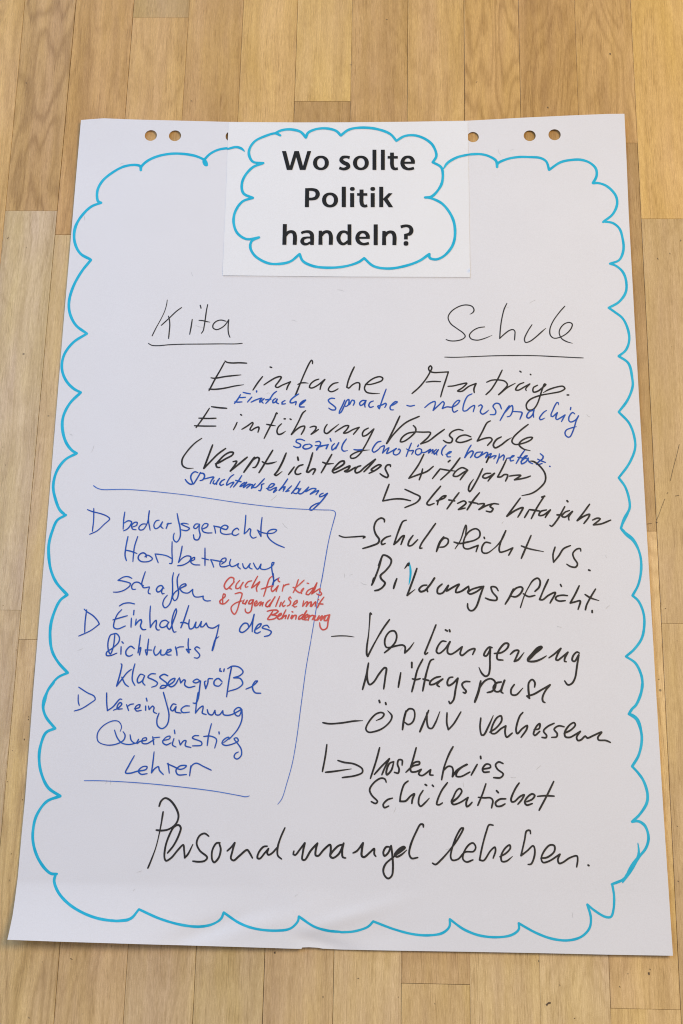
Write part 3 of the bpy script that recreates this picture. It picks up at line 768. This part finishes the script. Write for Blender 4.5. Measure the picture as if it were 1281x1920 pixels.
write('handwriting', M_BLACK, [
    (260, 1480, 4.27, 3.6, "165,135,17 180,95 212,70 250,85 300,150 320,215 300,275 245,318 190,330 142,326;197,180 175,310,11 140,460,9 100,570,13 75,630,17;232,510 280,450 325,360 338,305 320,285 285,300 245,370 215,460 208,550 220,572 260,550 320,480 358,445 365,490 370,548c 395,520 435,440,9;562,375 530,353 490,370 465,430 490,490 550,545 530,572 480,580 435,575;652,428 625,430 590,490 590,565 605,585 640,550 658,480 645,430;710,493 740,465 770,428c 750,500 740,555 760,570 810,530 870,485 890,510 912,550;1030,455 1000,460 960,510 952,550 970,555 1010,510 1040,475c 1030,510 1040,525 1070,510 1110,465;1172,308 1140,380 1115,460 1115,530 1145,558"),
    (540, 1520, 4.417, 3.8, "50,335 45,362 60,368 100,320 140,268c 125,340 120,405 140,408 190,330 245,270c 230,330 230,370 250,375 300,320 350,282 355,330 348,370;455,280 420,290 365,345 350,375 370,392 420,360 462,270c 450,330 455,385 478,392;540,350 570,335 622,268c 612,330 612,375 630,385 680,345 715,315 715,360 728,378;840,300 815,300 790,345 800,375 830,350 855,290c 865,370 870,470 860,540 830,562 800,535 790,490 810,440 860,395 890,370 930,335,26 970,305 960,298 920,325,26 885,365 900,382 940,365 985,325,8;1122,135 1120,115 1100,112 1060,180 1015,290 1005,360 1025,395 1075,388"),
    (790, 1530, 3.768, 3.4, "80,333 100,343 140,310 210,230 260,160 297,85 285,85 250,140 215,240 208,290 220,312 260,305 310,255 370,250 385,220 365,190 335,205 300,260 295,305 320,325 365,310;508,65 480,62 460,110 430,220 412,310c 440,315 490,245 520,220 525,245 508,298;555,288 600,262 630,225 625,205 595,225 565,280 570,320 600,320 645,285,6;772,125 768,102 745,105 730,170 705,280c 750,245 790,210 800,225 800,280 775,340 755,342;845,298 890,292 940,250 940,210 910,205 870,245 848,300 860,328 900,320 980,270c 965,310 975,335 1000,328 1050,295 1100,282 1105,310 1098,360;1179,347 1184,350"),
], S, 'large black handwritten last line reading Personalmangel beheben.')

L = 2.5
write('rule_line', M_RULE, [
    (150, 890, 4.744, 1.7, "122,98,11 150,118 195,132 300,132 400,131 560,141,7 740,158,7 960,183,7 1281,231,7"),
    (380, 940, 4.927, 1.5, "197,-6 240,0 380,20 560,42 780,64 1000,76 1120,80 1190,82 1220,92 1228,115 1215,170 1185,280 1160,390 1130,560 1100,739"),
    (400, 1060, 5.3375, 1.4, "1108,20 1075,200 1040,380 1010,560 978,747"),
    (400, 1060, 1.0, 1.4, "183.4,140 174.5,190 165,260 155.7,330 148,372.6 138,408.7 128.5,438 121,448"),
], S, 'thin blue line boxing off the list on the left')
write('handwriting', M_BLUE, [
    (40, 940, 5.335, 2.3, "662,83 710,102 800,125 860,150 885,175 830,230 760,295 685,330;726,70 725,180 712,300"),
    (150, 890, 4.744, L, "400,332 390,400 385,485;395,430 430,410 460,420 450,450 420,485 388,500;470,465 505,450 510,425 485,425 460,455 470,485 500,490;595,440 555,440 525,470 530,490 560,490 600,430 618,322c 610,400 625,495;705,405 680,410 658,450 670,480 700,470 735,420c 720,460 740,478;785,432 768,478;775,440 812,432;865,345 875,400 892,480 890,560 860,600 835,580 832,545 840,520;965,440 925,432 900,438 930,455 975,478 950,498 900,490;1065,440 1030,440 1012,470 1030,480 1065,445c 1060,490 1070,540 1050,580 1020,575 1010,535;1085,485 1130,465 1140,440 1110,435 1085,470 1095,505 1130,518 1175,518"),
    (380, 940, 4.927, L, "105,225 115,260 120,295;103,228 160,240 180,250 220,260 235,235 205,220 170,245 170,290 210,305 270,300;335,265 320,248 280,275 275,305 305,315 335,300;400,128 395,200 385,300c 410,280 435,252 445,260 440,310 465,340 497,330;550,148 540,240 540,325c 512,275;505,265 540,285 600,297 660,290 685,265 655,258 610,275 598,310 620,350 680,395 755,427"),
], S, 'blue handwritten list line reading bedarfsgerechte')
write('handwriting', M_BLUE, [
    (200, 1010, 5.57, L, "224,-23 200,100 194,180 208,230;326,-23 293,80 280,180 275,240;200,120 255,132 318,155;415,195 415,170 385,148 345,165 330,205 355,235 410,243 460,230 480,210 450,180 420,172 400,190;510,165 520,200 540,252;505,160 560,165 630,180 690,213;685,32 683,120 680,260 658,258;790,78 775,160 752,248c 790,205 840,180 880,190 870,230 800,275 742,283;870,240 920,215 920,195 895,205 880,245 910,270 975,275;1028,98 1028,180 1028,282;995,203 1070,222"),
    (380, 940, 4.927, L, "75,540 90,570 103,608;75,538 190,560;175,580 215,550 215,525 185,530 160,570 165,600 200,605 245,592;260,535 250,575 265,602 300,595 332,575c 325,600 350,625;370,575 380,610 400,622 440,575c 430,610 458,625;470,570 490,610 510,628 540,580c 535,620 570,630 610,620 650,590 660,565 645,565 638,600 645,660 658,735"),
    (400, 1060, 5.3375, 2.6, "600,80 605,150 592,212,24;590,195,14 615,155 660,125"),
], S, 'blue handwritten list line reading Hortbetreuung')
write('handwriting', M_BLUE, [
    (200, 1010, 5.57, L, "265,415 230,398 180,400 120,435c 180,445 250,470 245,490 190,535 120,558 70,558;305,528 270,528 262,495 290,460 330,455 370,480;405,345 380,420 368,475 385,512 420,510 448,505 435,550 440,572 458,578;360,478 385,492;600,520 575,490 540,500 520,535 535,558 565,545 590,510c 575,555 585,578 602,572;700,355 688,420 690,500 685,600 655,690 610,722 588,690 600,635 635,590;758,368 740,410 740,480 752,560 735,630 710,648 690,610 710,565 770,520 830,485,18 825,472 790,480 765,510 790,555 850,568 900,530c 900,570 920,605 960,610 1010,600c 1010,630 1040,650 1085,648"),
], S, 'blue handwritten list line reading schaffen')
write('handwriting', M_RED, [
    (400, 1060, 5.3375, 2.6, "205,165 205,130 175,120 130,160 110,210 130,240 170,210 210,165c 175,205 165,230 185,238;265,150 230,195 228,230 255,230 300,170c 275,215 275,238;385,155 350,165 320,205 325,220 348,213;445,108 400,190 385,225c 415,205 465,165 455,185 432,225 438,262;590,110 565,130 530,230 505,310;480,238 590,205;595,205 580,235 590,262 620,240 650,205c 635,240 630,262;650,135 650,155 665,165;705,195 690,260;700,215 725,195 758,188;852,142 830,210 800,275;910,148 860,195 820,235 870,275 905,230 882,255 885,282;800,220 820,228;940,178 955,182;1000,225 945,255 930,290 950,295 1000,240 1038,175c 1015,240 985,287c 1070,235 1065,255 1085,285 1070,300 1035,285"),
    (400, 1060, 5.3375, 2.6, "155,345 110,385 70,380 65,360 120,310 120,290 105,285 95,320 95,385;218,285 270,272 288,280 260,380 235,460 212,490 185,460 180,420 220,380 290,355;310,345 295,380 315,385 340,350c 322,390;405,345 370,350 355,385 375,385 402,350c 390,400 375,460 345,478 322,460 320,435;410,395 440,375 435,355 415,375 415,405 440,400 465,370 480,365 465,405c 495,375 500,370 490,408;570,345 540,370 525,405 545,415 575,380 618,315c 580,380 565,415;665,310 645,360 625,412;680,370 665,412;715,355 690,395 700,412 720,400;780,330 770,315 755,335 775,365 765,395 740,408;790,405 840,370 840,350 815,365 800,400 815,418 835,410;905,355 895,410c 935,365 945,365 930,412c 965,370 980,365 970,410;985,375 980,412 1025,365 1020,412;1051,340 1056,345;1108,318 1070,370 1042,425;1055,385 1098,388"),
    (400, 1060, 5.3375, 2.8, "540,460 580,450 640,450 650,460 620,485 585,495 620,500 640,510 610,535 545,540 570,500 595,460;645,515 680,495 680,480 655,495 645,530 665,540 690,520;728,445 700,500 685,535c 710,510 730,500 720,535;760,495 745,535;789,463 796,467;775,530 790,500 800,505 785,535c 815,500 830,500 825,540;895,490 860,515 855,540 880,530 935,455c 905,510 890,540;900,545 950,505 945,490 920,510 915,545 940,545;965,500 950,550;955,525 990,500 1010,505 990,545;1025,505 1010,545 1030,550 1060,505c 1045,550;1050,545 1090,505 1075,550 1120,505 1110,555;1165,495 1130,505 1110,545 1130,555 1165,495c 1150,560 1135,630 1095,645 1072,620 1065,575"),
], S, 'small red handwritten note in three lines reading auch für Kids & Jugendliche mit Behinderung')
write('handwriting', M_BLUE, [
    (40, 940, 5.335, 2.4, "630,1078 655,1102 720,1145 765,1195 782,1228c 700,1290 640,1320 575,1348;655,1085 640,1200 635,1310"),
    (130, 1120, 4.417, 2.6, "415,72 450,52 500,46 542,55;435,102 400,140 370,215 370,250 400,262 465,237;362,187 420,170 482,152;515,172 512,248;537,108 533,145;555,180 548,230c 575,195 595,185 600,200 590,240 610,268 635,266;673,72 668,150 672,250c 690,220 720,190 722,215 718,250 730,270 748,270;820,205 800,190 765,200 750,235 765,250 800,240 825,205c 810,240 830,265 865,190 890,110 885,95 870,120 850,200 858,270 870,290 885,285;990,68 970,130 950,190 925,252c 935,225 945,210 930,205;922,210 960,210 985,222;995,185 990,230 1000,262 1025,255 1050,205c 1045,250 1065,250 1095,200c 1090,245 1105,245 1135,213c 1150,245 1190,255 1240,228c 1225,300 1205,370,15 1185,440,18;1240,325,8 1210,350 1195,390"),
    (400, 1060, 5.3375, 2.7, "355,620 345,585 310,580 270,625 265,660 290,672 340,640 385,575 410,490c 395,570 390,665;415,650 470,610 480,585 455,590 420,640 415,670 440,680 472,665;560,625 540,600 500,610 490,625 550,645 582,665 560,700 512,712"),
], S, 'blue handwritten list line reading Einhaltung des')
write('handwriting', M_BLUE, [
    (130, 1120, 4.417, 2.6, "380,303 345,310 322,370 325,440 340,470 365,410 378,310;350,308 390,300 415,330 410,370 360,420 310,455 308,480 340,483 395,462;430,408 428,472;437,368 448,380;540,425 510,405 470,445 475,480 500,488 525,475;590,312 580,390 570,460c 580,425 592,415 582,478;658,345 650,410 642,478 630,440;630,435 685,437;712,405 700,450 715,480 740,465 760,435c 760,475 790,475 815,432;810,462 845,440 840,430 810,445 810,475 845,478;880,410 890,450 893,482;885,425 910,412 948,410;987,342 985,400 992,460 970,432;970,430 1005,432;1082,422 1055,410 1040,425 1060,450 1082,480 1065,503 1035,500"),
], S, 'blue handwritten list line reading Richtwerts')
write('handwriting', M_BLUE, [
    (200, 1220, 4.132, 2.7, "112,102 118,105 110,160 78,275c 120,220 160,170 192,145;118,205 145,260 170,278;220,102 205,160 200,230 220,270;290,190 265,182 238,225 245,250 275,235 295,195c 280,245 298,268;380,180 345,180 320,205 360,225 395,250 385,270 350,283;475,195 445,183 412,205 440,230 468,255 455,285 415,290 430,270 470,270 520,240 530,215 500,225 475,260 500,280 530,265 560,215;565,210 575,250c 600,225 610,230 605,265 635,285 685,275;725,235 700,220 670,240 690,250 728,235c 720,300 710,370 690,408 670,405;770,235 760,240 768,295c 785,250 790,218 822,218;895,240 865,215 835,235 835,265 870,275 895,250;880,138 878,158 890,160;912,142 908,160;970,120 950,220 930,358;938,140 975,120 1030,130 1058,165 1030,195 985,210 1035,215 1055,255 1020,290 945,315;1080,298 1130,275 1170,235 1155,235 1130,280 1150,325 1195,330"),
], S, 'blue handwritten list line reading Klassengröße')
write('handwriting', M_BLUE, [
    (40, 1280, 4.175, 2.4, "450,35 520,80 570,105 580,130 550,155 470,205 415,222;447,95 447,150 455,178"),
    (130, 1280, 3.768, 2.6, "265,72 265,140 270,198c 310,170 360,115 372,118;312,195 345,180 372,150 360,140 340,165 340,185 375,185;405,155 420,198;410,170 430,155 455,150;460,185 495,175 500,155 480,160 465,180 475,200 510,195;540,165 540,195;545,110 550,130;560,165 565,190c 590,165 600,175 595,205 618,218;665,68 685,140 705,230 690,300 655,325 625,305 620,260 635,215;755,155 735,150 715,185 730,200 755,170c 750,205 790,215;850,165 820,165 790,190 800,210 850,208;912,70,14 900,140 892,215c 920,180 945,165 945,185 940,215 968,225;975,190 985,220 1010,228 1030,195c 1035,225 1060,228 1085,198c 1090,225 1130,230 1180,210 1215,185 1195,175 1165,200 1180,232 1200,235 1220,190c 1220,260 1190,330 1130,400"),
], S, 'blue handwritten list line reading Vereinfachung')
write('handwriting', M_BLUE, [
    (130, 1280, 3.768, 2.5, "360,345,6 370,310,7 350,275,7 310,270,8 240,305,8 200,360,8 205,415,8 260,440,8 330,435 385,405 395,370 380,345,7;320,335 340,390 370,425 420,437 470,428;430,368 440,410 470,428 490,400c 480,430 500,415 545,405 545,390 520,395 515,425 545,432 600,402;590,382 598,438;592,390 640,385;660,410 710,395 712,378 685,385 660,420 685,440 720,425;740,395 730,440 755,455;743,335 747,360;775,405 785,440c 810,410 825,410 820,445 860,458;915,375 885,375 870,390 935,420 935,440 870,447;1005,290 985,370 975,445;950,380 1000,378 1040,400 1028,462;1058,348 1060,362;1090,425 1130,390 1125,385 1090,405 1080,430 1100,443 1150,435 1195,410 1185,390 1165,395 1190,430 1215,470 1215,515 1185,540 1165,525 1175,500 1195,490"),
], S, 'blue handwritten list line reading Quereinstieg')
o = write('handwriting', M_BLUE, [
    (140, 1390, 3.05, 2.6, "342,82 310,140 292,180 320,182 355,172 410,160 415,145 390,145 365,170 380,188 415,185;455,60 447,130 440,180c 460,155 480,145 485,165 508,190;535,125 542,182;530,128 575,148 600,160 625,155 640,140 605,140 580,165 590,190 640,190;665,140 658,198;660,175 670,140 695,125 740,145 782,165"),
], S, 'blue handwritten list line reading Lehrer')
write('underline', M_RULE, [(140, 1390, 3.05, 1.6, "55,225 130,225 250,230 400,240 600,260 800,285 940,310 980,317 1000,312")], o)

# loose fibres pressed into the paper, a few millimetres long
lint = []
random.seed(21)
for _ in range(45):
    x, y = random.uniform(130, 1180), random.uniform(270, 1740)
    a, l, c = random.uniform(0, 6.28), random.uniform(5, 14), random.uniform(-3, 3)
    dx, dy = math.cos(a) * l / 2, math.sin(a) * l / 2
    lint.append([(x - dx, y - dy, .55), (x - dy * c / l, y + dx * c / l, .75), (x + dx, y + dy, .5)])
me = union_mesh(stroke_polys(lint, sides=5), sheet_z, 0.00013, O0)
tag(link('paper_fibres', me, M_LINT, sheet), kind='stuff')


# ------------------------------------------------------------------ printed title card
def card_z(x, y):
    c = to_plane(650, 372)
    t = max(0.0, (c.y - 0.045 - y) / 0.05)
    s = max(0.0, (abs(x - c.x) - 0.09) / 0.06)
    return sheet_z(x, y) + 0.0003 + 0.00025 * t * t + 0.0001 * s * s


cc = to_plane(650, 372)
cc.z = 0.002
card = bpy.data.objects.new('title_card', None)
C.objects.link(card)
card.location = cc
card.empty_display_size = 0.05
tag(card, 'small white card with bold printed question, lying on the large sheet', 'paper card')
ck = [(428.6, 229.4), (650, 229.8), (877.2, 227.4), (879.5, 372), (881.6, 519.6), (650, 518.8), (417.4, 516.4), (423.5, 372)]
co = []
for a, b in zip(ck, ck[1:] + ck[:1]):
    co += [(a[0] + (b[0] - a[0]) * k / 24, a[1] + (b[1] - a[1]) * k / 24) for k in range(24)]
link('paper', sheet_mesh(co, card_z, 0.0006, [], 5.0, 'card_paper', cc, 0.00012), M_CARD, card)
K = dict(parent=card, zf=card_z, extra=0.0007, origin=cc)
write('cloud_outline', M_CYAN, [(400, 210, 2.562, 5.0, "322,112,15 300,102 250,115 200,140 175,175 172,205 190,238 240,245c 190,265 150,310 137,350 145,390 190,412c 140,430 105,480 98,530 115,580 160,610 220,602c 185,620 178,650 200,690 260,725 310,730 370,718 415,682c 430,715 480,740 560,748 640,740 700,720 725,702c 770,740 840,752 920,740 990,715 1038,682c 1040,700 1070,708 1110,690 1150,640 1162,580 1150,510 1100,440 1040,412 1018,410c 1050,405 1095,350 1103,300 1095,265 1055,241c 1072,210 1055,160 1020,130 970,112 920,115 880,138c 850,105 780,80 700,75 650,85 613,112c 590,90 540,78 490,83 455,100 445,122c 420,95 370,83 330,87 302,98")], label='turquoise felt-tip cloud drawn round the printed question', **K)
write('cloud_tail', M_CYAN, [(400, 210, 2.562, 5.0, "70,177 110,168 135,175 150,188,7")], label='left end of the big turquoise cloud running onto the card', **K)
write('cloud_tail', M_CYAN, [(400, 210, 2.562, 5.0, "1226,204 1170,218 1125,245 1107,271,8")], label='right end of the big turquoise cloud running onto the card', **K)


def glyphs(x0, y0, sc, items):
    """printed letters: 'p' convex-ish polygons, 's' strokes with butt ends, 'r' rings, 'b' boxes, 'd' dots"""
    polys = []
    def P(x, y):
        p = to_sheet(x0 + x / sc, y0 + y / sc, 0.0007)
        return (p.x * 1000, p.y * 1000)
    for it in items:
        k = it[0]
        if k == 'p': polys.append([P(x, y) for x, y in it[1]])
        elif k == 'b':
            a, b, c, d = it[1:]
            polys.append([P(a, b), P(c, b), P(c, d), P(a, d)])
        elif k == 'd':
            x, y, rx, ry = it[1:]
            q = []
            for t in range(24):
                a = 2 * math.pi * t / 24
                c, s = math.cos(a), math.sin(a)
                q.append(P(x + rx * math.copysign(abs(c) ** 0.75, c), y + ry * math.copysign(abs(s) ** 0.75, s)))
            polys.append(q)
        elif k == 'r':
            x, y, rx, ry, ix, iy = it[1:]
            n = 36
            def E(a, u, v):
                c, s = math.cos(a), math.sin(a)
                return P(x + u * math.copysign(abs(c) ** 0.93, c), y + v * math.copysign(abs(s) ** 0.93, s))
            for t in range(n):
                a, b = 2 * math.pi * t / n, 2 * math.pi * (t + 1) / n
                polys.append([E(a, rx, ry), E(b, rx, ry), E(b, ix, iy), E(a, ix, iy)])
        elif k == 's':
            pts = spline([(float(x), float(y), float(w)) for x, y, w in it[1]], 7)
            L = []
            for q in range(len(pts)):
                a, b = pts[max(0, q - 1)], pts[min(len(pts) - 1, q + 1)]
                l = math.hypot(b[0] - a[0], b[1] - a[1]) or 1
                nx, ny = -(b[1] - a[1]) / l, (b[0] - a[0]) / l
                x, y, w = pts[q]
                L.append((P(x + nx * w / 2, y + ny * w / 2), P(x - nx * w / 2, y - ny * w / 2)))
            for (a, b), (c, d) in zip(L, L[1:]): polys.append([a, b, d, c])
    return polys


def W(dx=0): return [('p', [(82 + dx, 120), (152 + dx, 120), (217 + dx, 380), (258 + dx, 443), (165 + dx, 443)]), ('p', [(217 + dx, 380), (295 + dx, 120), (372 + dx, 120), (326 + dx, 222), (258 + dx, 443)]),
                     ('p', [(326 + dx, 222), (372 + dx, 120), (442 + dx, 380), (485 + dx, 443), (388 + dx, 443)]), ('p', [(442 + dx, 380), (517 + dx, 120), (582 + dx, 120), (485 + dx, 443)])]
def e_(dx, dy): return [('b', 985 + dx, 302 + dy, 1150 + dx, 338 + dy), ('s', [(x + dx, y + dy, w) for x, y, w in ((1138, 338, 66), (1137, 285, 66), (1104, 236, 56), (1050, 220, 44), (990, 243, 58), (957, 320, 68), (985, 394, 62), (1055, 428, 44), (1110, 424, 46), (1157, 411, 46))])]
def n_(dx, dy): return [('p', [(712 + dx, 205 + dy), (768 + dx, 205 + dy), (772 + dx, 245 + dy), (777 + dx, 447 + dy), (707 + dx, 447 + dy)]), ('s', [(x + dx, y + dy, w) for x, y, w in ((757, 285, 56), (795, 240, 54), (850, 221, 50), (898, 240, 62), (919, 295, 68), (918, 447, 68))])]


t1 = glyphs(520, 270, 9.15, W() + [('r', 750, 323, 136, 124, 66, 82), ('s', ((1243, 232, 50), (1185, 220, 44), (1120, 232, 56), (1097, 275, 64), (1140, 318, 66), (1205, 350, 68), (1221, 388, 64), (1180, 420, 54), (1125, 427, 46), (1065, 408, 48)))])
t1 += glyphs(650, 270, 9.15, [('r', 246, 323, 136, 124, 66, 82), ('b', 445, 97, 511, 443), ('b', 590, 97, 656, 443), ('s', ((780, 146, 65), (780, 250, 65), (780, 350, 65), (795, 405, 60), (832, 426, 46), (880, 419, 44))), ('b', 705, 206, 879, 249)] + e_(0, 0))
t2 = glyphs(560, 340, 6.742, [('p', [(84, 86), (134, 86), (131, 325), (80, 325)]), ('s', ((120, 102, 34), (180, 103, 36), (226, 121, 46), (242, 163, 54), (222, 205, 46), (178, 221, 36), (120, 222, 34))), ('r', 398, 235, 101, 94, 49, 61), ('b', 546, 67, 598, 325),
                              ('b', 652, 148, 703, 325), ('d', 680, 95, 30, 24), ('s', ((796, 103, 50), (796, 180, 50), (796, 262, 50), (808, 298, 46), (836, 312, 36), (869, 306, 34))), ('b', 740, 149, 869, 181), ('b', 912, 148, 963, 325), ('d', 938, 95, 30, 24),
                              ('b', 1020, 68, 1070, 325), ('p', [(1066, 222), (1138, 149), (1188, 150), (1125, 220), (1072, 236)]), ('p', [(1070, 226), (1125, 218), (1195, 326), (1140, 326)])])
t3 = glyphs(520, 410, 9.15, [('p', [(97, 92), (165, 92), (157, 447), (88, 447)]), ('s', ((142, 285, 56), (180, 240, 54), (237, 221, 50), (284, 240, 62), (303, 295, 68), (299, 447, 68))),
                             ('s', ((412, 247, 42), (450, 230, 44), (510, 220, 44), (560, 230, 54), (592, 265, 66), (598, 330, 66), (597, 450, 62))), ('s', ((575, 322, 34), (500, 324, 36), (445, 345, 56), (428, 388, 66), (448, 424, 56), (500, 437, 42), (570, 405, 38)))]
            + n_(0, 0) + [('b', 1207, 96, 1272, 450), ('s', ((1215, 262, 46), (1185, 232, 44), (1135, 222, 44), (1085, 245, 60), (1050, 327, 70), (1078, 405, 60), (1128, 434, 46), (1175, 418, 44), (1215, 385, 44)))])
t3 += glyphs(650, 410, 9.15, e_(-773, 7) + [('b', 465, 97, 535, 453)] + n_(-98, 5) + [('s', ((930, 141, 50), (980, 126, 48), (1040, 122, 46), (1092, 145, 58), (1113, 200, 70), (1095, 250, 64), (1055, 272, 52))), ('b', 987, 262, 1050, 355), ('p', [(987, 290), (1000, 258), (1060, 245), (1075, 290)]), ('d', 1020, 424, 41, 39)])
for polys, words in ((t1, 'Wo sollte'), (t2, 'Politik'), (t3, 'handeln?')):
    o = link('printed_title', union_mesh(polys, card_z, 0.0004, cc), M_PRINT, card)
    o['label'] = 'bold black printed line reading ' + words
